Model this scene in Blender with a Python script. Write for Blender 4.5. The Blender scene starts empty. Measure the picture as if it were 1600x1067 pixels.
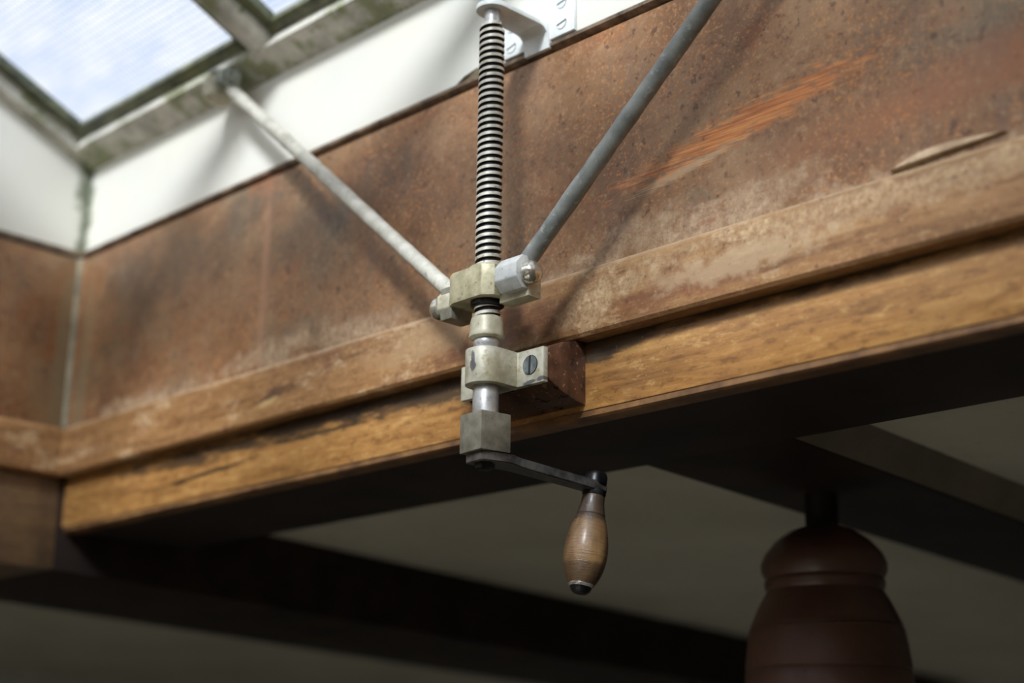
import bpy, bmesh, math, random
from mathutils import Vector, Matrix
random.seed(7)
sc = bpy.context.scene
COL = sc.collection
rad = math.radians

# ------------------------------------------------------------------ camera
cd = bpy.data.cameras.new('camera')
cam = bpy.data.objects.new('camera', cd)
COL.objects.link(cam)
sc.camera = cam
right = Vector((0.70768687, 0.70642627, 0.01188386))
down = Vector((-0.19466979, 0.21113105, -0.95787648))
fwd = Vector((-0.67917816, 0.67556318, 0.28693452))
rot = Matrix((right, -down, -fwd)).transposed()
cam.matrix_world = Matrix.Translation((1.8057, -0.9802, 1.6)) @ rot.to_4x4()
cd.sensor_width = 36.0
cd.lens = 36.0 * 2430.0 / 1600.0
cd.clip_start = 0.02
cd.dof.use_dof = True
cd.dof.focus_distance = 1.365
cd.dof.aperture_fstop = 2.6

# ------------------------------------------------------------------ world, sun, exposure
w = bpy.data.worlds.new('sky')
sc.world = w
w.use_nodes = True
bg = w.node_tree.nodes['Background']
bg.inputs['Color'].default_value = (0.95, 0.97, 1.0, 1)
bg.inputs['Strength'].default_value = 0.58
sl = bpy.data.lights.new('sun', 'SUN')
sl.energy = 16.5
sl.angle = rad(11)
sl.color = (1.0, 0.955, 0.86)
sun = bpy.data.objects.new('sun', sl)
COL.objects.link(sun)
sun.location = (1.6, -2.0, 4.0)
sun.rotation_euler = Vector((0.50, -1.0, 0.86)).to_track_quat('Z', 'Y').to_euler()
vs = sc.view_settings
vs.view_transform = 'Standard'
vs.look = 'None'
vs.exposure = 0.85
vs.gamma = 1.0
vs.use_curve_mapping = False

# ------------------------------------------------------------------ material helpers
def C(r, g, b):
    f = lambda v: (v / 255 / 12.92) if v / 255 <= 0.04045 else ((v / 255 + 0.055) / 1.055) ** 2.4
    return (f(r), f(g), f(b), 1)

class MT:
    def __init__(s, name):
        s.m = bpy.data.materials.new(name)
        s.m.use_nodes = True
        s.nt = s.m.node_tree
        s.nt.nodes.clear()
        s.o = s.nt.nodes.new('ShaderNodeOutputMaterial')
        s.tc = s.nt.nodes.new('ShaderNodeTexCoord').outputs['Object']
    def n(s, t, **kw):
        x = s.nt.nodes.new(t)
        for k, v in kw.items():
            setattr(x, k, v)
        return x
    def put(s, sock, v):
        if isinstance(v, bpy.types.NodeSocket):
            s.nt.links.new(v, sock)
        elif v is not None:
            sock.default_value = v
    def map(s, scale=(1, 1, 1), loc=(0, 0, 0), rot=(0, 0, 0), vec=None):
        x = s.n('ShaderNodeMapping')
        s.put(x.inputs['Vector'], vec or s.tc)
        s.put(x.inputs['Scale'], scale); s.put(x.inputs['Location'], loc); s.put(x.inputs['Rotation'], rot)
        return x.outputs[0]
    def noise(s, scale, detail=4, rough=.55, vec=None, dist=0.0):
        x = s.n('ShaderNodeTexNoise')
        s.put(x.inputs['Vector'], vec or s.tc)
        x.inputs['Scale'].default_value = scale
        x.inputs['Detail'].default_value = detail
        x.inputs['Roughness'].default_value = rough
        x.inputs['Distortion'].default_value = dist
        return x.outputs['Fac']
    def ramp(s, fac, *stops):
        x = s.n('ShaderNodeValToRGB')
        s.put(x.inputs[0], fac)
        e = x.color_ramp.elements
        while len(e) < len(stops):
            e.new(0.5)
        for i, (p, c) in enumerate(stops):
            e[i].position = p
            e[i].color = c if hasattr(c, '__len__') else (c, c, c, 1)
        return x.outputs[0]
    def step(s, fac, a, b):
        x = s.n('ShaderNodeMapRange')
        x.interpolation_type = 'SMOOTHSTEP'
        s.put(x.inputs[0], fac)
        x.inputs[1].default_value = a; x.inputs[2].default_value = b
        return x.outputs[0]
    def math(s, op, a, b=None):
        x = s.n('ShaderNodeMath', operation=op)
        s.put(x.inputs[0], a)
        if b is not None: s.put(x.inputs[1], b)
        return x.outputs[0]
    def mul(s, a, *bs):
        for b in bs: a = s.math('MULTIPLY', a, b)
        return a
    def mix(s, fac, a, b, mode='MIX'):
        x = s.n('ShaderNodeMix', data_type='RGBA', blend_type=mode)
        s.put(x.inputs[0], fac); s.put(x.inputs[6], a); s.put(x.inputs[7], b)
        return x.outputs[2]
    def xyz(s):
        x = s.n('ShaderNodeSeparateXYZ')
        s.put(x.inputs[0], s.tc)
        return x.outputs
    def blob(s, cx, cz, rx, rz, ang=0.0, soft=.5, jit=.35, nscale=30, axis='xz', vec=None):
        """mask of an irregular spot with its own outline"""
        m = s.n('ShaderNodeSeparateXYZ'); s.put(m.inputs[0], s.tc)
        a = s.math('SUBTRACT', m.outputs[0 if axis[0] == 'x' else 1], cx)
        b = s.math('SUBTRACT', m.outputs[2], cz)
        ca, sa = math.cos(ang), math.sin(ang)
        u = s.math('ADD', s.mul(a, ca / rx), s.mul(b, sa / rx))
        v = s.math('ADD', s.mul(a, -sa / rz), s.mul(b, ca / rz))
        d = s.math('SQRT', s.math('ADD', s.mul(u, u), s.mul(v, v)))
        nz = s.noise(nscale, 5, .65, vec)
        d = s.math('ADD', d, s.mul(s.math('SUBTRACT', nz, .5), jit * 4))
        return s.step(d, 1.0 + soft * .5, 1.0 - soft * .5)
    def bump(s, h, strength=.3, dist=.002):
        x = s.n('ShaderNodeBump')
        s.put(x.inputs['Height'], h)
        x.inputs['Strength'].default_value = strength
        x.inputs['Distance'].default_value = dist
        return x.outputs[0]
    def out(s, col, rough=.6, metal=0.0, bump=None, spec=.5, coat=0.0):
        p = s.n('ShaderNodeBsdfPrincipled')
        s.put(p.inputs['Base Color'], col); s.put(p.inputs['Roughness'], rough); s.put(p.inputs['Metallic'], metal)
        p.inputs['Specular IOR Level'].default_value = spec
        p.inputs['Coat Weight'].default_value = coat
        p.inputs['Coat Roughness'].default_value = .25
        if bump is not None: s.put(p.inputs['Normal'], bump)
        s.nt.links.new(p.outputs[0], s.o.inputs[0])
        return s.m

MAT = {}
GX = (1.6, 10, 22)      # grain stretched along x
GY = (10, 1.6, 22)

def wood_panel(name, g, main):
    t = MT(name)
    gv = t.map(g)
    grain = t.noise(3.2, 6, .6, gv, .4)
    big = t.noise(5.0, 4, .55)
    mid = t.noise(26, 5, .65)
    fine = t.noise(210, 4, .7)
    col = t.ramp(t.noise(7, 6, .62), (.30, C(108, 74, 48)), (.5, C(136, 100, 68)), (.70, C(156, 122, 88)))
    col = t.mix(t.mul(t.step(grain, .40, .70), .25), col, C(116, 74, 50))
    col = t.mix(t.mul(t.step(big, .50, .66), .8), col, t.ramp(mid, (.3, C(96, 84, 66)), (.7, C(132, 116, 92))))
    col = t.mix(t.mul(t.step(t.noise(11, 5, .65), .52, .68), .65), col, C(148, 90, 54))
    col = t.mix(t.mul(t.step(mid, .54, .72), .5), col, C(162, 128, 98))
    sp1 = t.noise(150, 5, .75)
    col = t.mix(t.mul(t.step(sp1, .54, .64), .5), col, C(174, 140, 106))
    col = t.mix(t.mul(t.step(sp1, .46, .36), .5), col, C(92, 64, 48))
    col = t.mix(t.mul(t.step(t.noise(300, 3, .7), .55, .66), t.step(t.noise(12, 3, .6), .42, .56), .8), col, C(196, 124, 58))
    col = t.mix(t.mul(t.step(t.noise(90, 3, .6), .63, .70), .6), col, C(66, 46, 36))
    col = t.mix(t.mul(t.step(t.noise(40, 4, .6, t.map((1, 1, .15))), .56, .68), .3), col, C(112, 92, 78))
    zz = t.xyz()
    if main:
        streak = t.blob(1.09, 2.149, .105, .0125, .15, .9, 1.0, 22, vec=t.map((2.0, 10, 9)))
        sg = t.ramp(t.noise(6, 5, .7, t.map((3, 10, 90), rot=(0, .14, 0))), (.3, C(112, 62, 38)), (.5, C(190, 112, 56)), (.72, C(222, 164, 98)))
        col = t.mix(t.mul(streak, .85), col, sg)
        st2 = t.blob(1.03, 2.126, .045, .004, .16, 1.2, .8, 20, vec=t.map((2.5, 10, 60)))
        col = t.mix(t.mul(st2, .6), col, C(200, 168, 130))
        st3 = t.blob(1.30, 2.125, .13, .022, .1, 1.2, .5, 12)
        col = t.mix(t.mul(st3, .5), col, C(152, 94, 58))
        # dry dusty deposit creeping up from the moulding
        h = t.math('SUBTRACT', zz[2], 2.060)
        wv = t.mul(t.step(t.noise(9, 3, .55, t.map((1, 1, .3))), .42, .78), .022)
        edge = t.math('SUBTRACT', h, wv)
        edge = t.math('ADD', edge, t.mul(t.math('SUBTRACT', t.noise(80, 5, .75), .5), .034))
        dep = t.step(edge, .005, -.006)
        dc = t.ramp(t.noise(120, 5, .75), (.36, C(136, 102, 74)), (.64, C(198, 172, 140)))
        col = t.mix(t.mul(dep, .65), col, dc)
        for (cx, cz, rx, rz, a) in ((.44, 2.080, .09, .013, .10), (.60, 2.077, .07, .010, .0), (.99, 2.082, .06, .016, .05), (1.10, 2.082, .06, .014, 0), (.2, 2.07, .09, .010, 0)):
            col = t.mix(t.mul(t.blob(cx, cz, rx, rz, a, 1.0, .7, 45), .6), col, dc)
        for (cx, cz_, rx, rz) in ((.27, 2.235, .13, .035), (.52, 2.215, .10, .03), (.14, 2.19, .05, .05)):  # shade of left rod and hatch, painted in as soft grey patches
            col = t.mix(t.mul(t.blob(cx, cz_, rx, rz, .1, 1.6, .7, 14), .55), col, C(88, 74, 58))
        drip = t.blob(.425, 2.17, .007, .11, 0, 1.2, .4, 25)
        col = t.mix(t.mul(drip, .5), col, C(172, 128, 100))
    else:
        h = t.math('SUBTRACT', zz[2], 2.062)
        dep = t.step(t.math('ADD', h, t.mul(t.math('SUBTRACT', t.noise(40, 4, .7), .5), .02)), .006, -.004)
        col = t.mix(t.mul(dep, .6), col, C(170, 142, 112))
    # vertical water marks close to the corner
    c = zz[0] if main else t.math('ABSOLUTE', zz[1])
    near = t.step(t.math('ADD', c, t.mul(t.math('SUBTRACT', t.noise(20, 3, .6), .5), .08)), .10, .0)
    run = t.step(t.noise(30, 4, .6, t.map((1, 1, .08))), .45, .65)
    col = t.mix(t.mul(near, run, .7), col, C(138, 128, 98))
    b = t.bump(t.math('ADD', t.mul(grain, .5), t.mul(fine, .7)), .35, .0012)
    return t.out(col, t.ramp(mid, (.3, .38), (.7, .62)), bump=b, spec=.4)

def wood_rail(name, g, main):
    t = MT(name)
    grain = t.noise(4, 7, .65, t.map(g), .3)
    mid = t.noise(24, 5, .65)
    fine = t.noise(240, 4, .7)
    col = t.ramp(grain, (.25, C(98, 66, 38)), (.5, C(142, 102, 62)), (.75, C(170, 130, 84)))
    col = t.mix(t.mul(t.step(mid, .5, .68), .5), col, C(122, 80, 54))
    sp1 = t.noise(170, 5, .75, t.map((.5, 1, 1)))
    col = t.mix(t.mul(t.step(sp1, .53, .66), .5), col, C(186, 150, 108))
    col = t.mix(t.mul(t.step(sp1, .46, .36), .55), col, C(90, 58, 38))
    worn = t.step(t.math('ADD', t.noise(13, 5, .7, t.map((.7, 1, 2.2))), t.mul(fine, .12)), .60, .68)
    cream = t.ramp(t.noise(130, 5, .75), (.36, C(150, 114, 78)), (.64, C(206, 178, 138)))
    col = t.mix(t.mul(worn, .75), col, cream)
    if main:
        for (cx, cz, rx, rz, a, k, cc) in (
                (.80, 2.030, .10, .02, 0, .6, C(112, 68, 44)), (1.02, 2.02, .10, .012, 0, .6, C(116, 66, 40)), (.928, 2.030, .034, .016, .3, 1.0, cream), (.972, 2.036, .022, .012, .2, .75, cream), (1.25, 2.044, .20, .011, .02, .55, cream),
                (1.09, 2.028, .09, .012, .0, .7, C(182, 156, 122)), (.70, 2.038, .075, .016, 0, .7, C(168, 136, 98)), (.885, 2.02, .03, .02, 0, .5, C(90, 60, 44)),
                (.46, 2.026, .040, .006, .15, .8, C(62, 46, 32)), (.45, 2.020, .020, .003, .1, .8, C(196, 164, 110)), (1.15, 2.052, .2, .006, 0, .6, cream)):
            col = t.mix(t.mul(t.blob(cx, cz, rx, rz, a, .9, .75, 50), k * .85), col, cc)
        zz = t.xyz()
        edge = t.math('ADD', zz[2], t.mul(t.math('SUBTRACT', t.noise(50, 4, .7), .5), .012))
        col = t.mix(t.mul(t.step(edge, 2.0575, 2.0625), .5), col, C(194, 172, 140))
    col = t.mix(t.mul(t.step(fine, .62, .72), .5), col, C(214, 186, 146))
    col = t.mix(t.mul(t.step(t.noise(120, 3, .6), .62, .7), .6), col, C(66, 44, 30))
    b = t.bump(t.math('ADD', grain, t.mul(fine, .6)), .4, .0012)
    return t.out(col, t.ramp(mid, (.3, .32), (.7, .6)), bump=b, spec=.45)

def wood_beam(name, g, main, dark=0.0):
    t = MT(name)
    grain = t.noise(4, 7, .7, t.map(g), .5)
    fg = t.noise(30, 4, .7, t.map((.4, 1, 6) if g is GX else (1, .4, 6)))
    mid = t.noise(18, 5, .6)
    col = t.ramp(grain, (.22, C(104, 70, 40)), (.5, C(160, 114, 62)), (.75, C(188, 144, 86)))
    col = t.mix(t.mul(t.step(fg, .5, .7), .4), col, C(120, 76, 36))
    col = t.mix(t.mul(t.step(mid, .55, .7), .45), col, C(132, 84, 50))
    sp1 = t.noise(140, 5, .75, t.map((.35, 1, 1) if g is GX else (1, .35, 1)))
    col = t.mix(t.mul(t.step(sp1, .53, .66), .55), col, C(198, 158, 98))
    col = t.mix(t.mul(t.step(sp1, .47, .36), .6), col, C(98, 64, 38))
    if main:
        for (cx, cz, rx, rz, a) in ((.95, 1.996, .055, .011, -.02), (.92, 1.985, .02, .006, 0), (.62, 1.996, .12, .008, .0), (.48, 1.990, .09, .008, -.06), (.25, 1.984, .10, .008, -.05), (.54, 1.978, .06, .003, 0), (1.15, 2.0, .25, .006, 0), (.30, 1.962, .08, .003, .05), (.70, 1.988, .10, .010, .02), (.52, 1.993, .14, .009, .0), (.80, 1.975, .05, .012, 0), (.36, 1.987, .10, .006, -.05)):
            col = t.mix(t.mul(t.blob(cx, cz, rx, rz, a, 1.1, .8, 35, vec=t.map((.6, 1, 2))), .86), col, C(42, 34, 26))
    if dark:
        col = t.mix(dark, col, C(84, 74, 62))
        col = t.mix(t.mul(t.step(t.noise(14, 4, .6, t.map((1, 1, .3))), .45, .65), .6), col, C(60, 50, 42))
    fine = t.noise(260, 4, .7)
    col = t.mix(t.mul(t.step(fine, .64, .74), .45), col, C(226, 190, 130))
    b = t.bump(t.math('ADD', grain, fg), .35, .001)
    return t.out(col, t.ramp(mid, (.3, .3), (.7, .5)), bump=b, spec=.5)

def white_paint(name, base, grime, green, amt, rough=.5):
    t = MT(name)
    a = t.noise(6, 4, .6)
    f = t.noise(90, 4, .65)
    col = t.mix(t.mul(t.step(a, .5, .75), .35), base, grime)
    z = t.xyz()
    # mould growing out of the corner joint
    c = t.math('MINIMUM', t.math('ABSOLUTE', z[0]), t.math('ABSOLUTE', z[1])) if False else t.math('ADD', t.math('ABSOLUTE', z[0]), t.math('ABSOLUTE', z[1]))
    near = t.step(t.math('ADD', c, t.mul(t.math('SUBTRACT', t.noise(35, 4, .65), .5), .05)), .022, .002)
    col = t.mix(t.mul(near, amt), col, green)
    col = t.mix(t.mul(t.step(f, .62, .75), .3), col, grime)
    return t.out(col, rough, bump=t.bump(t.math('ADD', a, t.mul(f, .4)), .25, .001), spec=.4)

def mossy_paint(name):
    t = MT(name)
    a = t.noise(22, 5, .65)
    b_ = t.noise(60, 5, .7)
    col = t.ramp(a, (.3, C(160, 158, 146)), (.6, C(214, 210, 198)))
    col = t.mix(t.mul(t.step(t.noise(15, 5, .7), .46, .60), .85), col, t.ramp(b_, (.35, C(84, 92, 58)), (.7, C(150, 154, 104))))
    col = t.mix(t.mul(t.step(b_, .6, .72), .6), col, C(66, 68, 58))
    return t.out(col, .6, bump=t.bump(b_, .4, .0015))

def plain(name, c1, c2, scale=30, rough=.5, metal=0.0, sc2=200, spot=None, spotamt=.5, bumpk=.2, spec=.5, lo=.35, hi=.65, coat=0.0):
    t = MT(name)
    a = t.noise(scale, 5, .6)
    f = t.noise(sc2, 4, .65)
    col = t.ramp(a, (lo, c1), (hi, c2))
    if spot:
        col = t.mix(t.mul(t.step(f, .58, .68), spotamt), col, spot)
    return t.out(col, rough if isinstance(rough, float) else t.ramp(a, (.35, rough[0]), (.65, rough[1])), metal, t.bump(t.math('ADD', a, f), bumpk, .0006), spec, coat)

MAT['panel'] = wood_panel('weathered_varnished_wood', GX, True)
MAT['panel_l'] = wood_panel('weathered_varnished_wood_end', GY, False)
MAT['rail'] = wood_rail('worn_moulding_wood', GX, True)
MAT['rail_l'] = wood_rail('worn_moulding_wood_end', GY, False)
MAT['beam'] = wood_beam('golden_beam_wood', GX, True)
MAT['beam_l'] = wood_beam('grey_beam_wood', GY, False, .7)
MAT['white'] = white_paint('white_gloss_paint', C(218, 216, 205), C(198, 198, 188), C(84, 92, 62), .85)
MAT['moss'] = mossy_paint('mossy_frame_paint')
MAT['gasket'] = plain('dark_mossy_putty', C(52, 58, 46), C(112, 114, 84), 40, .5)
MAT['bead'] = plain('dirty_bead_wood', C(70, 54, 42), C(150, 130, 108), 40, .6, spot=C(46, 36, 30))
MAT['caulk'] = plain('green_grey_caulk', C(96, 88, 64), C(146, 134, 106), 30, .6)
MAT['edge'] = plain('brown_edge_wood', C(84, 58, 36), C(136, 98, 60), 30, .5, spot=C(60, 42, 28))
MAT['filler'] = plain('pale_filler', C(160, 134, 104), C(198, 174, 142), 60, .7, spot=C(130, 100, 74))
MAT['cover'] = plain('grey_brown_cover_board', C(120, 110, 98), C(142, 130, 116), 12, .6)
MAT['darkwood'] = plain('dark_varnished_wood', C(38, 24, 18), C(66, 42, 30), 12, .4)
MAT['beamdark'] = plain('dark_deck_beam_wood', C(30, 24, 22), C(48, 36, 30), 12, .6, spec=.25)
MAT['ceil'] = plain('cream_deckhead_paint', C(196, 190, 174), C(212, 206, 190), 4, .55, sc2=25, spot=C(170, 164, 150), spotamt=.25)
MAT['cabin'] = plain('cream_cabin_panelling', C(196, 194, 188), C(210, 208, 202), 4, .5)
MAT['floorw'] = plain('teak_floor_wood', C(150, 144, 134), C(172, 166, 154), 6, .5)
MAT['post'] = plain('red_brown_turned_wood', C(86, 60, 50), C(110, 78, 66), 9, (.3, .42), spot=C(60, 34, 26), spotamt=.3)
MAT['block'] = plain('old_red_brown_block_wood', C(62, 40, 30), C(100, 66, 46), 60, (.25, .5), spot=C(176, 136, 96), spotamt=.6)
MAT['brass'] = plain('dull_painted_brass', C(164, 158, 132), C(206, 200, 178), 60, (.4, .55), .15, 160, C(140, 126, 84), .7)
MAT['brass_y'] = plain('tarnished_yellow_brass', C(150, 142, 108), C(196, 188, 156), 70, .48, .2, 180, C(108, 98, 70), .6)
MAT['steel'] = plain('worn_grey_steel', C(164, 164, 162), C(208, 207, 204), 60, (.3, .45), .6, 260, C(100, 98, 104), .5)
MAT['thread'] = plain('grimy_thread_steel', C(180, 176, 160), C(222, 218, 204), 70, (.35, .5), .2, 240, C(96, 84, 70), .7)
MAT['grease'] = plain('black_grease', C(20, 15, 15), C(38, 29, 27), 60, .5, bumpk=.3)
MAT['hub'] = plain('grey_bronze_hub', C(116, 112, 98), C(150, 146, 130), 70, (.42, .55), .45, 200, C(92, 90, 66), .5)
MAT['dark_iron'] = plain('black_iron', C(24, 24, 27), C(52, 50, 50), 60, (.28, .45), .6, 200, C(100, 98, 96), .25)
MAT['arm_iron'] = plain('worn_grey_iron', C(62, 60, 58), C(118, 114, 108), 80, (.35, .5), .5, 180, C(38, 36, 36), .6)
MAT['rodpaint'] = plain('cream_grey_rod_paint', C(166, 162, 148), C(204, 200, 186), 45, .5, 0, 160, C(120, 116, 100), .5)
MAT['rodgrey'] = plain('slate_grey_rod_paint', C(104, 108, 104), C(146, 148, 142), 40, (.35, .5), 0, 150, C(196, 196, 186), .35)
MAT['eyepaint'] = plain('flaking_white_paint', C(184, 186, 182), C(214, 214, 208), 70, .5, 0, 180, C(124, 124, 116), .6)
MAT['dome'] = plain('scuffed_chrome', C(196, 190, 174), C(228, 224, 212), 80, (.15, .32), .85, 150, C(104, 96, 76), .6)
MAT['lug'] = plain('verdigris_bronze', C(110, 116, 106), C(172, 178, 166), 50, .5, .1, 140, C(206, 206, 190), .5)
MAT['bracketwhite'] = plain('bracket_white_paint', C(206, 214, 212), C(234, 236, 234), 40, .45, 0, 150, C(168, 178, 176), .3)
MAT['slot'] = plain('slot_shadow_dirt', C(22, 22, 20), C(40, 40, 36), 60, .7)  # dark disc tone that shows in the screw slots
MAT['screwgrey'] = plain('grey_screw_metal', C(96, 104, 106), C(140, 148, 148), 120, .45, .5, 300, C(60, 64, 62), .5)

def handle_mat():
    t = MT('turned_handle_wood')
    z = t.xyz()[2]
    rings = t.noise(14, 5, .7, t.map((3, 3, 60)))
    grain = t.noise(90, 4, .6, t.map((1, 1, .25)))
    col = t.ramp(grain, (.3, C(96, 70, 44)), (.7, C(156, 122, 80)))
    col = t.mix(t.mul(t.step(rings, .5, .62), .55), col, C(84, 60, 40))
    j = t.mul(t.math('SUBTRACT', t.noise(60, 4, .6), .5), .012)
    zj = t.math('ADD', z, j)
    col = t.mix(t.mul(t.step(zj, -.034, -.026), .8), col, C(52, 44, 40))
    col = t.mix(t.mul(t.step(zj, -.068, -.074), .7), col, C(66, 50, 36))
    return t.out(col, t.ramp(rings, (.3, .22), (.7, .45)), bump=t.bump(rings, .5, .0012), coat=.3)
MAT['handle'] = handle_mat()

def saddle_mat():
    t = MT('worn_painted_saddle')
    a = t.noise(60, 5, .6)
    f = t.noise(150, 4, .65)
    col = t.ramp(a, (.35, C(160, 156, 134)), (.65, C(206, 202, 184)))
    col = t.mix(t.mul(t.step(f, .56, .66), .6), col, C(146, 134, 92))
    for (cx, cz_, rx, rz) in ((.0025, .0050, .0022, .0075), (.0020, .0000, .0032, .0055), (.033, -.0135, .008, .0018), (.046, -.0125, .005, .002)):
        col = t.mix(t.mul(t.blob(cx, cz_, rx, rz, .1, .4, .35, 160), .9), col, C(88, 86, 92))
    g = t.blob(.0165, -.004, .004, .014, 0, 1.4, .6, 120)
    col = t.mix(t.mul(g, .45), col, C(150, 136, 92))
    return t.out(col, .45, .15, t.bump(t.math('ADD', a, f), .25, .0006))
MAT['saddle'] = saddle_mat()

def pane_mat():
    t = MT('frosted_wired_glass')
    v = t.tc
    g1 = t.n('ShaderNodeTexWave', wave_type='BANDS', bands_direction='X'); t.put(g1.inputs[0], v); g1.inputs['Scale'].default_value = 38
    g2 = t.n('ShaderNodeTexWave', wave_type='BANDS', bands_direction='Y'); t.put(g2.inputs[0], v); g2.inputs['Scale'].default_value = 38
    grid = t.math('MAXIMUM', t.step(g1.outputs[1], .82, .98), t.step(g2.outputs[1], .82, .98))
    cl = t.noise(9, 4, .6, t.map((1, 3, 1)))
    blotch = t.noise(45, 4, .7)
    tint = t.ramp(cl, (.3, C(204, 210, 221)), (.7, C(226, 226, 224)))
    tint = t.mix(t.mul(t.step(blotch, .58, .74), .4), tint, C(164, 182, 212))
    tint = t.mix(t.mul(grid, .6), tint, C(128, 144, 172))
    tr = t.n('ShaderNodeBsdfTransparent'); t.put(tr.inputs[0], tint)
    tl = t.n('ShaderNodeBsdfTranslucent'); t.put(tl.inputs[0], tint)
    mx = t.n('ShaderNodeMixShader'); mx.inputs[0].default_value = .35
    t.nt.links.new(tr.outputs[0], mx.inputs[1]); t.nt.links.new(tl.outputs[0], mx.inputs[2])
    t.nt.links.new(mx.outputs[0], t.o.inputs[0])
    return t.m
MAT['pane'] = pane_mat()
def clear_mat():
    t = MT('clear_window_glass')
    tr = t.n('ShaderNodeBsdfTransparent'); tr.inputs[0].default_value = (.92, .94, .94, 1)
    gl = t.n('ShaderNodeBsdfGlossy'); gl.inputs['Roughness'].default_value = .03
    mx = t.n('ShaderNodeMixShader'); mx.inputs[0].default_value = .06
    t.nt.links.new(tr.outputs[0], mx.inputs[1]); t.nt.links.new(gl.outputs[0], mx.inputs[2])
    t.nt.links.new(mx.outputs[0], t.o.inputs[0])
    return t.m
MAT['clear'] = clear_mat()

# ------------------------------------------------------------------ geometry helpers
def obj(name, bm, mat, parent=None, smooth=35, loc=None):
    me = bpy.data.meshes.new(name)
    bmesh.ops.recalc_face_normals(bm, faces=bm.faces)
    bm.to_mesh(me); bm.free()
    if smooth:
        for p in me.polygons: p.use_smooth = True
        me.set_sharp_from_angle(angle=rad(smooth))
    ms = mat if isinstance(mat, (list, tuple)) else [mat]
    for m in ms: me.materials.append(MAT[m])
    o = bpy.data.objects.new(name, me)
    COL.objects.link(o)
    if parent is not None: o.parent = parent
    if loc is not None: o.location = loc
    return o

def empty(name, loc=(0, 0, 0)):
    o = bpy.data.objects.new(name, None)
    o.empty_display_size = .05
    o.location = loc
    COL.objects.link(o)
    return o

def tag(o, label, cat, group=None):
    o['label'] = label; o['category'] = cat
    if group: o['group'] = group
    return o

def struct(o, label=None):
    o['kind'] = 'structure'
    if label: o['label'] = label
    return o

def box(x0, x1, y0, y1, z0, z1, bev=0.0, seg=2, bm=None, xf=None):
    bm2 = bmesh.new()
    bmesh.ops.create_cube(bm2, size=1)
    for v in bm2.verts:
        v.co = Vector(((x0 + x1) / 2 + v.co.x * (x1 - x0), (y0 + y1) / 2 + v.co.y * (y1 - y0), (z0 + z1) / 2 + v.co.z * (z1 - z0)))
    if bev: bmesh.ops.bevel(bm2, geom=bm2.edges[:], offset=bev, segments=seg, profile=.6, affect='EDGES')
    if xf is not None: bm2.transform(xf)
    if bm is None: return bm2
    join(bm, bm2)
    return bm

def join(bm, other, mi=0):
    me = bpy.data.meshes.new('tmp')
    for f in other.faces: f.material_index = mi if mi else f.material_index
    other.to_mesh(me); other.free()
    bm.from_mesh(me)
    bpy.data.meshes.remove(me)

def prism(pts, axis, a, b, bev=0.0, bm=None, seg=2):
    """pts polygon in the two other axes (in order), extruded along axis from a to b"""
    bm2 = bmesh.new()
    def P(p, t):
        return {'x': (t, p[0], p[1]), 'y': (p[0], t, p[1]), 'z': (p[0], p[1], t)}[axis]
    va = [bm2.verts.new(P(p, a)) for p in pts]
    vb = [bm2.verts.new(P(p, b)) for p in pts]
    n = len(pts)
    bm2.faces.new(va); bm2.faces.new(vb[::-1])
    for i in range(n):
        bm2.faces.new((va[i], va[(i + 1) % n], vb[(i + 1) % n], vb[i]))
    bmesh.ops.recalc_face_normals(bm2, faces=bm2.faces)
    if bev:
        es = [e for e in bm2.edges if len(e.link_faces) == 2 and e.calc_face_angle(0) > rad(30)]
        bmesh.ops.bevel(bm2, geom=es, offset=bev, segments=seg, profile=.6, affect='EDGES', clamp_overlap=True)
    if bm is None: return bm2
    join(bm, bm2)
    return bm

def lathe(prof, n=32, xf=None, bm=None):
    """prof: list of (r, z); axis z"""
    bm2 = bmesh.new()
    rings = []
    for r, z in prof:
        if r < 1e-6:
            rings.append([bm2.verts.new((0, 0, z))])
        else:
            rings.append([bm2.verts.new((r * math.cos(2 * math.pi * i / n), r * math.sin(2 * math.pi * i / n), z)) for i in range(n)])
    for A, B in zip(rings, rings[1:]):
        for i in range(n):
            j = (i + 1) % n
            if len(A) == 1 and len(B) == 1: continue
            if len(A) == 1: bm2.faces.new((A[0], B[i], B[j]))
            elif len(B) == 1: bm2.faces.new((A[i], A[j], B[0]))
            else: bm2.faces.new((A[i], A[j], B[j], B[i]))
    for R in (rings[0], rings[-1]):
        if len(R) > 1: bm2.faces.new(R)
    if xf is not None: bm2.transform(xf)
    if bm is None: return bm2
    join(bm, bm2)
    return bm

def along(p, q, up=None):
    """matrix taking local +z onto p->q, origin at p"""
    d = (Vector(q) - Vector(p))
    return Matrix.Translation(p) @ d.to_track_quat('Z', 'Y').to_matrix().to_4x4()

def wobble_tube(p, q, r, n=20, k=40, amp=.0004):
    L = (Vector(q) - Vector(p)).length
    bm = lathe([(r + random.uniform(-amp, amp), L * i / k) for i in range(k + 1)], n)
    bm.transform(along(p, q))
    return bm

# ------------------------------------------------------------------ dimensions
LX = 2.15            # skylight length
WY = -1.24           # opposite coaming
RY = WY / 2          # ridge
TH = rad(24)
ZE = 2.425           # underside of hatch at the eave
ZR = ZE + math.tan(TH) * (-RY)
Z_W, Z_R, Z_G, Z_B = 2.297, 2.063, 2.000, 1.937

# ------------------------------------------------------------------ structure: coaming walls
def side_wall(name, white_bm, parts):
    o = struct(obj(name, white_bm, 'white', smooth=0))
    for nm, bm, mt in parts:
        obj(nm, bm, mt, o)
    return o

def rail_profile(s):
    # (depth, z): rounded nosing proud of the board
    return [(.03 * s, Z_G), (-.006 * s, Z_G), (-.0085 * s, Z_G + .003), (-.0085 * s, Z_R - .008), (-.0075 * s, Z_R - .003), (-.005 * s, Z_R), (.03 * s, Z_R)]

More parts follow.
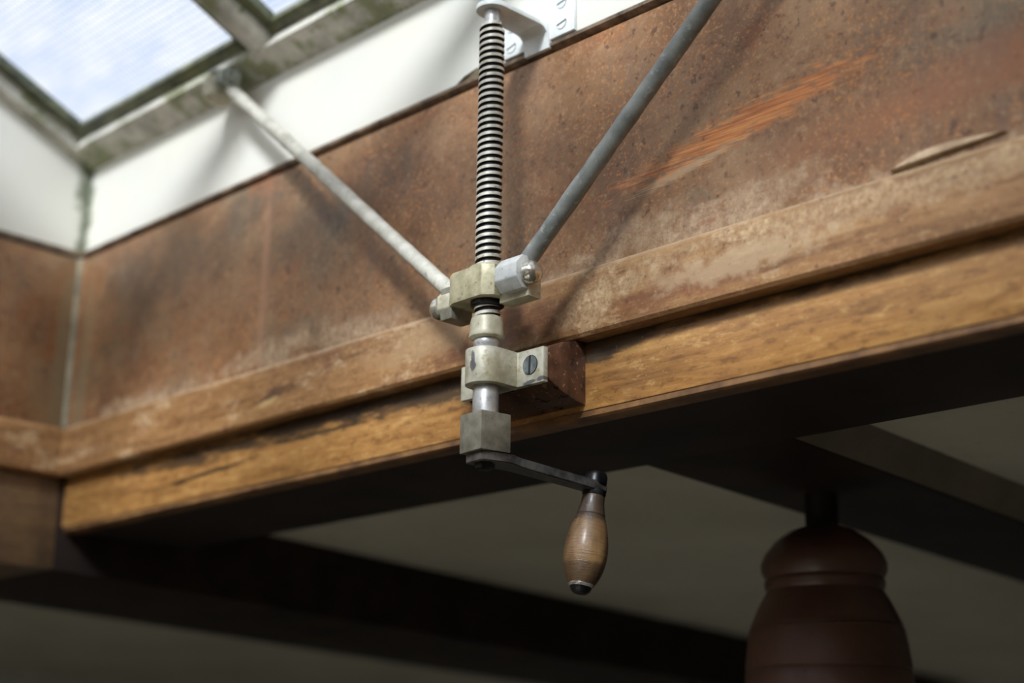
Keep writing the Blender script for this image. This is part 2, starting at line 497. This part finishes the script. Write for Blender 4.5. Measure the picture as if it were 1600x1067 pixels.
wb = side_wall('wall_back', box(-.03, LX + .03, 0, .03, Z_W + .009, ZE), [
    ('bead_strip', prism([(.02, Z_W + .002), (-.001, Z_W + .002), (-.0045, Z_W + .004), (-.005, Z_W + .007), (-.002, Z_W + .0095), (.02, Z_W + .0095)], 'x', 0, LX), 'bead'),
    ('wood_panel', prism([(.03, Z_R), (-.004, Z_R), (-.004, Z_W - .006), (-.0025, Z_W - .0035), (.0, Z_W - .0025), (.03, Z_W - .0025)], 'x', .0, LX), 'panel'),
    ('moulding_rail', prism(rail_profile(1), 'x', .004, LX), 'rail'),
    ('beam_face', prism([(.196, Z_B), (.009, Z_B), (.009, Z_G), (.03, Z_G + .002), (.196, Z_G + .002)], 'x', -.008, LX, .0025), 'beam'),
])
# narrow strip fixed below the beam edge
obj('edge_strip', prism([(.030, Z_B - .007), (.0130, Z_B - .007), (.0105, Z_B - .005), (.0105, Z_B), (.030, Z_B)], 'x', .0, LX), 'edge', wb)
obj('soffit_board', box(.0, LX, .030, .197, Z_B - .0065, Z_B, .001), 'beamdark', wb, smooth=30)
# flake of lifted paint on the bead
bm = bmesh.new()
vs_ = [bm.verts.new(p) for p in ((.735, -.001, Z_W + .010), (.775, -.001, Z_W + .010), (.770, -.004, Z_W + .017), (.752, -.005, Z_W + .013),
                                 (.735, .0005, Z_W + .010), (.775, .0005, Z_W + .010), (.770, -.0025, Z_W + .0175), (.752, -.0035, Z_W + .0135))]
for f in ((0, 1, 2, 3), (7, 6, 5, 4), (0, 4, 5, 1), (1, 5, 6, 2), (2, 6, 7, 3), (3, 7, 4, 0)): bm.faces.new([vs_[i] for i in f])
obj('paint_flake', bm, 'caulk', wb, smooth=0)

bm = bmesh.new()
N = 14
rows = []
for i in range(N + 1):
    u = i / N
    xx = 1.232 + .095 * u
    hh = .0085 * math.sin(math.pi * u ** .7) + .0006
    zc = Z_R + .0035 + .004 * u
    rows.append([bm.verts.new(p) for p in ((xx, -.0035, zc + hh), (xx, -.0055, zc + hh * .7), (xx, -.0075 - .15 * hh, zc), (xx, -.0035, zc - .0008))])
for A, B in zip(rows, rows[1:]):
    for j in range(4): bm.faces.new((A[j], A[(j + 1) % 4], B[(j + 1) % 4], B[j]))
bm.faces.new(rows[0]); bm.faces.new(rows[-1])
obj('filler_patch', bm, 'filler', wb)['label'] = 'pale lifting filler above the moulding'
gable = [(0, Z_W + .009), (0, ZE), (RY, ZR), (WY, ZE), (WY, Z_W + .009)]
wl = side_wall('wall_left', prism(gable, 'x', -.03, 0), [
    ('bead_strip', box(-.02, .0045, WY, 0, Z_W + .002, Z_W + .0095, .0015), 'bead'),
    ('wood_panel', box(-.03, .004, WY, 0, Z_R, Z_W - .0025, .002), 'panel_l'),
    ('moulding_rail', prism([(-a, z) for a, z in rail_profile(1)], 'y', WY, 0), 'rail_l'),
])
obj('corner_caulk', prism([(.004, -.004), (.0095, -.004), (.0075, -.0070), (.004, -.0095)], 'z', Z_R, Z_W - .003), 'caulk', wl)
wr = side_wall('wall_right', prism(gable, 'x', LX, LX + .03), [
    ('wood_panel', box(LX - .004, LX + .03, WY, 0, Z_G, Z_W, .002), 'panel_l'),
    ('beam_face', box(LX, LX + .2, WY, .0, Z_B, Z_G, .002), 'beam_l'),
])
wf = side_wall('wall_front', box(-.03, LX + .03, WY - .03, WY, Z_W + .009, ZE), [
    ('wood_panel', box(0, LX, WY - .03, WY + .004, Z_R, Z_W, .002), 'panel'),
    ('moulding_rail', box(0, LX, WY - .03, WY + .008, Z_G, Z_R, .003), 'rail'),
    ('beam_face', box(0, LX, WY - .2, WY - .004, Z_B, Z_G, .003), 'beam'),
])

# ------------------------------------------------------------------ ceiling, cabin
def cz(y): return 1.975 - .046 * (y - .196)
CX0, CX1, CY0, CY1 = -2.2, 3.6, -3.4, 2.3
ce = struct(empty('ceiling', (0, 0, 0)))
def ceil_panel(x0, x1):
    obj('ceiling_panel', prism([(.19, cz(.19)), (CY1, cz(CY1)), (CY1, cz(CY1) + .04), (.19, cz(.19) + .04)], 'x', x0, x1), 'ceil', ce, smooth=0)
for a, b in ((CX0, -.5), (-.497, -.33), (-.004, .795), (.975, 1.56), (1.562, CX1)): ceil_panel(a, b)
obj('ceiling_panel', box(CX0, CX1, CY0, WY - .19, 1.975, 2.02), 'ceil', ce, smooth=0)
obj('ceiling_panel', box(CX0, -.325, WY - .19, .19, 1.975, 2.02), 'ceil', ce, smooth=0)
obj('ceiling_panel', box(LX + .19, CX1, WY - .19, .19, 1.975, 2.02), 'ceil', ce, smooth=0)

def deck_beam(x0, x1, y0, y1, drop, mat, label, bev=.004):
    b = prism([(y0, cz(y0) - drop), (y1, cz(y1) - drop), (y1, cz(y1) + .005), (y0, cz(y0) + .005)], 'x', x0, x1, bev)
    return tag(obj('deck_beam', b, mat, smooth=30), label, 'beam', 'deck beams under the ceiling')
db = deck_beam(.795, .975, .197, 2.25, .037, 'beamdark', 'dark deck beam running to the lower right, above the turned post')
bm = bmesh.new()
rows = [[bm.verts.new((xx, y, cz(y) + dz)) for xx, dz in ((.9755, -.035), (.9755, .0), (.992, .0), (.986, -.012))] for y in (.198, 2.25)]
for j in range(4): bm.faces.new((rows[0][j], rows[0][(j + 1) % 4], rows[1][(j + 1) % 4], rows[1][j]))
bm.faces.new(rows[0]); bm.faces.new(rows[1])
obj('cover_board', bm, 'cover', db, smooth=0)
bl = empty('deck_beam', (0, 0, 1.88))
tag(bl, 'deep weathered deck beam under the left end panel, running back beneath the ceiling', 'beam', 'deck beams under the ceiling')
o = obj('beam_face', box(-.33, -.004, WY - .2, .003, 1.882, Z_G + .002, .003), 'beam_l'); o.parent = bl; o.matrix_parent_inverse = Matrix.Translation((0, 0, -1.88))
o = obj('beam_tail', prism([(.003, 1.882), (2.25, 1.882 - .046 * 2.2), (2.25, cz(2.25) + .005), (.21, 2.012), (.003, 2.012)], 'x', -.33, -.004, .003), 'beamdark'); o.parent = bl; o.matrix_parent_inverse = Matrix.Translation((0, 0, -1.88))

for q in ((CX0, -.03, CY0, CY1), (LX + .03, CX1, CY0, CY1), (-.03, LX + .03, .03, CY1), (-.03, LX + .03, CY0, WY - .03)):  # unseen deck slab, put on to stop daylight leaking past the ceiling
    obj('deck_planking', box(q[0], q[1], q[2], q[3], 2.021, 2.06), 'floorw', ce, smooth=0)
fl = struct(empty('floor', (0, 0, 0)))
k = 0
x = CX0
while x < CX1 - .01:
    obj('plank', box(x, min(x + .286, CX1), CY0, CY1, -.03, 0, .002, 1), 'floorw', fl, smooth=0)
    x += .29
struct(obj('wall_cabin_back', box(CX0, CX1, CY1, CY1 + .04, 0, 2.0), 'cabin', smooth=0))
bm = box(CX0, CX1, CY0 - .04, CY0, 0, .95)
box(CX0, CX1, CY0 - .04, CY0, 1.8, 2.02, bm=bm)
for a, b in ((CX0, .3), (1.25, 1.5), (2.45, CX1)): box(a, b, CY0 - .04, CY0, .95, 1.8, bm=bm)
struct(obj('wall_cabin_front', bm, 'cabin', smooth=0))
for i, a in enumerate((.3, 1.5)):  # unseen windows behind the camera, added so daylight brightens the ceiling
    wn = struct(empty('window_%d' % (3 + i), (0, 0, 0)))
    for q in ((a, a + .95, .95, 1.0), (a, a + .95, 1.75, 1.8), (a, a + .05, 1.0, 1.75), (a + .90, a + .95, 1.0, 1.75)):
        obj('window_frame', box(q[0], q[1], CY0 - .045, CY0 + .012, q[2], q[3], .004), 'cabin', wn, smooth=30)
    obj('pane', box(a + .05, a + .90, CY0 - .024, CY0 - .02, 1.0, 1.75), 'clear', wn, smooth=0)
struct(obj('wall_cabin_left', box(CX0 - .04, CX0, CY0, CY1, 0, 2.02), 'cabin', smooth=0))
struct(obj('wall_cabin_right', box(CX1, CX1 + .04, CY0, CY1, 0, 2.02), 'cabin', smooth=0))

# ------------------------------------------------------------------ skylight hatches
def hatch(name, flip):
    root = struct(empty(name, (0, 0, 0)))
    c_, s_ = math.cos(TH), math.sin(TH)
    xf = Matrix(((1, 0, 0, 0), (0, -c_, s_, 0), (0, s_, c_, ZE), (0, 0, 0, 1)))      # local (x, s, h)
    if flip:
        xf = Matrix(((1, 0, 0, 0), (0, c_, -s_, WY), (0, s_, c_, ZE), (0, 0, 0, 1)))
    S1 = -RY / c_
    def part(nm, bm, mt, sm=35):
        bm.transform(xf)
        return obj(nm, bm, mt, root, smooth=sm)
    T = .040
    part('bottom_rail', box(-.05, LX + .05, -.06, .040, 0, T, .003), 'moss')
    part('top_rail', box(-.05, LX + .05, S1 - .05, S1 - .002, 0, T, .003), 'moss')
    pitch = LX / 5
    for i in range(6):
        xc = i * pitch
        h = .019
        a, b = (xc - .05, .020) if i == 0 else ((LX - .020, LX + .05) if i == 5 else (xc - h, xc + h))
        if i in (0, 5):
            part('stile', box(a, b, .040, S1 - .05, 0.0005, T, .003), 'moss')
        else:
            pr = [(xc - h, T), (xc - h, .010), (xc - h + .006, .003), (xc - .004, 0), (xc + .004, 0), (xc + h - .006, .003), (xc + h, .010), (xc + h, T)]
            part('muntin', prism([(p[0], p[1]) for p in pr], 'y', .0405, S1 - .05), 'moss')
    for i in range(5):
        x0 = .020 if i == 0 else i * pitch + .019
        x1 = LX - .020 if i == 4 else (i + 1) * pitch - .019
        y0, y1 = .040, S1 - .05
        g = .017
        gk = bmesh.new()
        for (a, b, c, d) in ((x0, x1, y0, y0 + g), (x0, x1, y1 - g, y1), (x0, x0 + g, y0 + g, y1 - g), (x1 - g, x1, y0 + g, y1 - g)):
            box(a, b, c, d, .0170, .030, .0025, 2, gk)
        part('putty_seal', gk, 'gasket')
        p = bmesh.new()
        box(x0, x1, y0, y1, .0305, .0345, 0, 1, p)
        p.transform(xf)
        obj('pane', p, 'pane', root, smooth=0)
    return root
hatch('window_1', False)
hatch('window_2', True)
struct(obj('trim_1', prism([(RY - .035, ZR - .012), (RY + .035, ZR - .012), (RY + .035, ZR + .02), (RY, ZR + .06), (RY - .035, ZR + .02)], 'x', -.05, LX + .05, .003), 'white'))

# ------------------------------------------------------------------ screw jack
SX, SY, SZ = .855, -.066, 2.0416
S = Vector((SX, SY, SZ))

def screw_head(r, t, parent, loc, normal_axis='y', sm='screwgrey', slot_rot=0.0, both=True):
    """slotted head: disc with a recessed slot, facing -y"""
    bm = bmesh.new()
    n = 20
    sw = r * .16
    for sgn in (-1, 1):
        pts = []
        a0 = math.asin(sw / r)
        for i in range(n // 2 + 1):
            a = a0 + (math.pi - 2 * a0) * i / (n // 2)
            pts.append((r * math.cos(a), sgn * r * math.sin(a)))
        prism([(p[1], p[0]) for p in pts], 'y', -t, 0, 0, bm)
    base = prism([(r * 1.06 * math.cos(2 * math.pi * i / n), r * 1.06 * math.sin(2 * math.pi * i / n)) for i in range(n)], 'y', -t * .3, 0)
    join(bm, base, 1)
    bm.transform(Matrix.Translation(loc) @ Matrix.Rotation(slot_rot, 4, 'Y'))
    return obj('screw', bm, [sm, 'slot'], parent, smooth=30)

# --- spindle with crank
sp = empty('screw_spindle', S + Vector((0, 0, -.16)))
tag(sp, 'vertical threaded steel spindle with square hub and wooden crank handle', 'crank')
OFF = Vector((0, 0, .16))      # parts built relative to S
def spart(nm, bm, mt, parent=sp, sm=35, off=OFF):
    bm.transform(Matrix.Translation(off))
    return obj(nm, bm, mt, parent, smooth=sm)

def thread(z0, z1, pitch, rc, ro, n=30):
    bm = bmesh.new()
    turns = (z1 - z0) / pitch
    prof = ((0.0, rc), (.06, ro - .0003), (.10, ro), (.50, ro), (.54, ro - .0003), (.60, rc))
    N = int(turns * n)
    rows = []
    for i in range(N + 1):
        a = 2 * math.pi * i / n
        rows.append([bm.verts.new((r * math.cos(a), r * math.sin(a), z0 + pitch * (i / n + f))) for f, r in prof])
    for A, B in zip(rows, rows[1:]):
        for j in range(len(prof) - 1):
            f = bm.faces.new((A[j], B[j], B[j + 1], A[j + 1]))
            f.material_index = 1 if j in (0, 4) else 0
    return bm
t0, t1 = -.030, .2605
th_o = spart('thread', thread(t0, t1, .0066, .0092, .0120), ['thread', 'grease'], sm=25)
core = lathe([(0, t0 - .001), (.0096, t0 - .001), (.0095, t1 + .003), (0, t1 + .003)], 30)
spart('core', core, 'grease')
spart('journal', lathe([(0, .255), (.0094, .255), (.0094, .2652), (.0076, .2665), (.0076, .2784), (0, .2784)], 30), 'steel')
spart('collar', lathe([(0, -.0455), (.0128, -.0455), (.0158, -.0440), (.0162, -.0425), (.0152, -.039), (.0150, -.0300), (.0142, -.0265), (.0118, -.0250), (0, -.0250)], 40), 'brass')
spart('shaft', lathe([(0, -.118), (.0116, -.118), (.0116, -.0575), (.0112, -.0565), (.0112, -.0525), (.0118, -.051), (.0118, -.0465), (.011, -.045), (0, -.045)], 40), 'steel')
HB = rad(-8)
bm = box(-.016, .016, -.016, .016, -.1485, -.1140, .0012, 2)
bm.transform(Matrix.Rotation(HB, 4, 'Z'))
spart('hub', bm, 'hub', sm=30)
spart('stud', lathe([(0, -.163), (.006, -.163), (.0085, -.1615), (.0095, -.1555), (.0095, -.150), (0, -.150)], 6), 'dark_iron', sm=20)
# crank arm: flat bar, cranked slightly downwards
hx, hy, hz = .0206, .1188, -.165
az = math.atan2(hy, hx)
Lh = math.hypot(hx, hy)
bm = bmesh.new()
st = [(-.012, -.1486, .012), (.0, -.1486, .0145), (.016, -.1486, .0150), (.022, -.1486, .0135), (.032, -.1496, .0105), (Lh - .03, hz + .0095, .0092), (Lh - .004, hz + .0068, .0092), (Lh + .007, hz + .0058, .0078), (Lh + .011, hz + .0054, .004)]
rows = [[bm.verts.new((u, s_ * hw, z - dz)) for s_, dz in ((-1, 0), (1, 0), (1, .0085), (-1, .0085))] for u, z, hw in st]
for A, B in zip(rows, rows[1:]):
    for j in range(4): bm.faces.new((A[j], A[(j + 1) % 4], B[(j + 1) % 4], B[j]))
bm.faces.new(rows[0]); bm.faces.new(rows[-1])
bmesh.ops.recalc_face_normals(bm, faces=bm.faces)
bmesh.ops.bevel(bm, geom=[e for e in bm.edges if e.calc_face_angle(0) > rad(40)], offset=.0008, segments=2, affect='EDGES')
bm.transform(Matrix.Rotation(az, 4, 'Z'))
spart('crank_arm', bm, 'arm_iron', sm=30)
# handle, leaning back a little
d_out = Vector((math.cos(az), math.sin(az), 0))
hdir = Vector((0, 0, 1)) * math.cos(rad(10)) + d_out * math.sin(rad(10))
hm = hdir.to_track_quat('Z', 'Y').to_matrix().to_4x4()
hprof = [(0, -.006), (.0096, -.006), (.0104, -.008), (.0104, -.012), (.0112, -.016), (.0122, -.021), (.0132, -.0245), (.0128, -.0255), (.0138, -.0275), (.0158, -.034), (.0178, -.042), (.0192, -.050), (.0198, -.058), (.0194, -.066), (.0182, -.073), (.0164, -.079), (.0140, -.0845), (.0118, -.088), (0, -.088)]
hd = obj('handle', lathe(hprof, 36), 'handle', sp)
hd.matrix_local = Matrix.Translation(OFF + Vector((hx, hy, hz))) @ hm
fe = obj('ferrule', lathe([(0, -.0912), (.0108, -.0912), (.0116, -.0895), (.0114, -.0875), (0, -.0870)], 32), 'dome', hd)
obj('end_cap', lathe([(0, -.0965), (.006, -.0965), (.0085, -.0945), (.0100, -.0910), (0, -.0905)], 32), 'dark_iron', hd)
obj('neck_collar', lathe([(0, -.0065), (.0098, -.0065), (.0108, -.005), (.0108, -.001), (.0098, -.0005), (0, -.0005)], 28), 'dark_iron', hd)
obj('bolt_head', lathe([(0, .0050), (.0104, .0050), (.0104, .0125), (.0092, .0150), (.006, .0165), (0, .017)], 28), 'dark_iron', hd)

# --- crosshead nut
ch = empty('crosshead_nut', S + Vector((0, 0, -.016)))
tag(ch, 'brass crosshead nut on the threaded spindle, joining the two push rods', 'nut')
CO = Vector((0, 0, .016))
def cpart(nm, bm, mt, parent=ch, sm=35):
    bm.transform(Matrix.Translation(CO))
    return obj(nm, bm, mt, parent, smooth=sm)
body = [(-.034, -.015), (-.026, -.019), (.012, -.020), (.021, -.012), (.021, .013), (.014, .019), (-.022, .019), (-.036, .013)]
cpart('body', prism(body, 'z', -.0105, .0185, .0010), 'brass_y', sm=30)
cpart('boss', lathe([(0, .010), (.0175, .010), (.0178, .0195), (.0165, .0215), (.0128, .0222), (0, .0222)], 36), 'brass_y')
cpart('bottom_boss', lathe([(0, -.016), (.0128, -.016), (.0150, -.0145), (.0155, -.008), (0, -.008)], 36), 'dark_iron')
cpart('arm', box(.018, .054, -.003, .013, -.0165, .006, .0012), 'brass', sm=30)
cpart('arm', box(-.048, -.032, -.014, .013, -.0215, .010, .0030), 'hub', sm=30)
xr = Matrix.Rotation(rad(90), 4, 'Y')
dome = [(0, .0), (.0082, .0), (.0105, .0015), (.0108, .005), (.0100, .0085), (.0080, .0115), (.0045, .0135), (0, .0142)]
bm = lathe(dome, 28); bm.transform(Matrix.Translation((.0535, -.004, .003)) @ xr)
cpart('dome_nut', bm, 'dome')
bm = lathe(dome, 28); bm.transform(Matrix.Translation((-.0515, -.003, -.005)) @ Matrix.Scale(1.12, 4) @ Matrix.Rotation(rad(-90), 4, 'Y'))
cpart('dome_nut', bm, 'dome')

# --- push rods
def push_rod(p, q, mat, label, eye_x, eye_c, eye_mat):
    r = empty('push_rod', S + Vector(p))
    tag(r, label, 'rod', 'push rods opening the hatch')
    o_ = -Vector(p)
    b = wobble_tube(p, q, .0079); b.transform(Matrix.Translation(o_))
    obj('rod', b, mat, r)
    R_ = .0165
    pts = [(eye_c[0] + R_ * math.cos(a) * .9, eye_c[1] + R_ * math.sin(a)) for a in [rad(22.5 + 45 * i) for i in range(8)]]
    b = prism(pts, 'x', eye_x[0], eye_x[1], .0012); b.transform(Matrix.Translation(o_))
    obj('eye', b, eye_mat, r, smooth=30)
    return r
PL = ((-.040, .002, .002), (-.500, .036, .386))
PR = ((.034, .002, .006), (.455, .026, .395))
rl = push_rod(PL[0], PL[1], 'rodpaint', 'cream painted push rod from the crosshead up left to the skylight frame', (-.0510, -.0345), (-.001, -.004), 'brass')
rr = push_rod(PR[0], PR[1], 'rodgrey', 'slate grey push rod rising to the upper right from the crosshead', (.0260, .0535), (-.004, .0045), 'eyepaint')

def pivot(q, label):
    e = empty('pivot_bracket', S + Vector(q))
    tag(e, label, 'bracket', 'pivot brackets on the hatch rail')
    d = Vector((0, math.sin(TH), math.cos(TH)))        # hatch normal
    bm = lathe([(0, .003), (.021, .003), (.021, .0075), (.017, .0095), (0, .0095)], 28); 
    bm.transform(d.to_track_quat('Z', 'Y').to_matrix().to_4x4() @ Matrix.Translation((0, 0, -.004)))
    obj('flange', bm, 'lug', e)
    bm = lathe([(0, -.015), (.009, -.0145), (.0145, -.010), (.016, 0), (.0145, .010), (.009, .0145), (0, .015)], 24)
    bm.transform(Matrix.Diagonal((1.0, 1.25, 1.25, 1)))
    bm.transform(Matrix.Translation((-.006, -.003, -.008)))
    obj('knuckle', bm, 'brass', e)
    bm = lathe([(0, 0), (.012, 0), (.012, .009), (.0075, .0095), (.0075, .016), (0, .0165)], 6)
    bm.transform(Matrix.Translation((.013, -.006, -.004)) @ xr @ Matrix.Scale(1.25, 4))
    obj('bolt', bm, 'lug', e, smooth=20)
    return e
pivot(PL[1], 'small mossy bronze pivot at the skylight frame, holding the cream rod')
pivot(PR[1], 'bronze pivot holding the top of the slate grey rod')

# --- bearing bracket + wooden block
wbk = prism([(.075, -.0995), (.062, -.0980), (.048, -.0940), (.038, -.0900), (.0285, -.0850), (.027, -.0820), (.027, -.0575), (.029, -.0545), (.045, -.0475), (.062, -.0425), (.075, -.0420)], 'x', -.055, .0500, .0015)
wbk.transform(Matrix.Translation(CO * 0))
wo = obj('mounting_block', wbk, 'block', None, smooth=40, loc=S)
tag(wo, 'rounded dark red-brown wooden block on the beam behind the brass bracket', 'block')

bk = empty('bearing_bracket', S + Vector((0, .024, -.0725)))
tag(bk, 'pale brass saddle bracket holding the spindle against the wooden block', 'bracket')
BO = Vector((0, -.024, .0725))
arc = [(.018 * math.cos(a), -.001 + .018 * math.sin(a)) for a in [math.pi + math.pi * i / 18 for i in range(19)]]
plan = [(-.055, .0268), (-.055, .021), (-.018, .021)] + arc + [(.0182, .010), (.0178, .021), (.0495, .021), (.0495, .0268)]
bm = prism(plan, 'z', -.0880, -.0560, .0009)
bm.transform(Matrix.Translation(BO))
obj('saddle', bm, 'saddle', bk, smooth=40)
for sx in (-.037, .0335):
    screw_head(.0085, .0012, bk, BO + Vector((sx, .0212, -.0705)), slot_rot=rad(4))
# --- top bracket
tb = empty('end_bracket', S + Vector((0, .06, .28)))
tag(tb, 'white painted angle bracket holding the spindle top to the white coaming', 'bracket')
TO = Vector((0, -.06, -.28))
bm = bmesh.new()
n = 16
hw = .0155
outl = [(hw * math.cos(a), hw * math.sin(a)) for a in [math.pi + math.pi * i / n for i in range(n + 1)]]
plate = outl + [(hw + .001, .05), (-hw - .001, .05)]
bm = prism(plate, 'z', .2785, .2835, .0006)
bm.transform(Matrix.Translation(TO))
obj('plate', bm, 'bracketwhite', tb, smooth=40)
bend = [(.048, .2835), (.054, .2835), (.061, .2835), (.0652, .278), (.0652, .258), (.0600, .258), (.0595, .266), (.0575, .2735), (.053, .2775), (.048, .2785)]
bm = prism(bend, 'x', -hw - .001, hw + .001, .0005)
bm.transform(Matrix.Translation(TO))
obj('bend', bm, 'bracketwhite', tb, smooth=40)
bm = box(-.048, .048, .0612, .0655, .2665, .312, .0012)
bm.transform(Matrix.Translation(TO))
fo = obj('flange', bm, 'bracketwhite', tb, smooth=30)
for sx, sz in ((-.036, .277), (-.036, .299), (.032, .2785), (.032, .3005)):
    screw_head(.0060, .0010, fo, TO + Vector((sx, .0614, sz)), sm='bracketwhite', slot_rot=rad(75 + 20 * random.random()))

# ------------------------------------------------------------------ turned post under the deck beam
px, py = .869, .424
ztop = cz(py) - .037
pe = empty('turned_post', (px, py, 0))
tag(pe, 'dark red-brown turned wooden post with rounded cap under the deck beam', 'post')
obj('neck', lathe([(0, 1.880), (.019, 1.880), (.0175, 1.890), (.0175, ztop - .0005), (0, ztop - .0005)], 28), 'beamdark', pe)
obj('cap', lathe([(0, 1.8925), (.018, 1.8925), (.034, 1.887), (.050, 1.876), (.062, 1.862), (.0665, 1.851), (.066, 1.843), (.062, 1.836), (0, 1.836)], 48), 'post', pe)
obj('ring', lathe([(0, 1.837), (.0605, 1.837), (.0635, 1.832), (.063, 1.826), (.0605, 1.822), (0, 1.822)], 48), 'post', pe)
obj('shaft', lathe([(0, 1.823), (.0605, 1.823), (.067, 1.813), (.0735, 1.800), (.0785, 1.788), (.0795, 1.7862), (.0780, 1.7850), (.0780, 1.7835), (.0805, 1.7825), (.0835, 1.765), (.086, 1.745), (.0862, 1.7415), (.0848, 1.740), (.0862, 1.738), (.0872, 1.715), (.087, 1.66), (.080, 1.55), (.062, 1.42), (.050, 1.30), (.047, 1.15), (.050, 1.0), (.062, .8), (.066, .6), (.060, .42), (.052, .34), (0, .34)], 48), 'post', pe)
obj('foot', lathe([(0, .345), (.062, .345), (.070, .33), (.062, .315), (.058, .30), (.085, .26), (.090, .20), (.090, .02), (.094, .018), (.094, .0), (0, 0)], 48), 'post', pe)
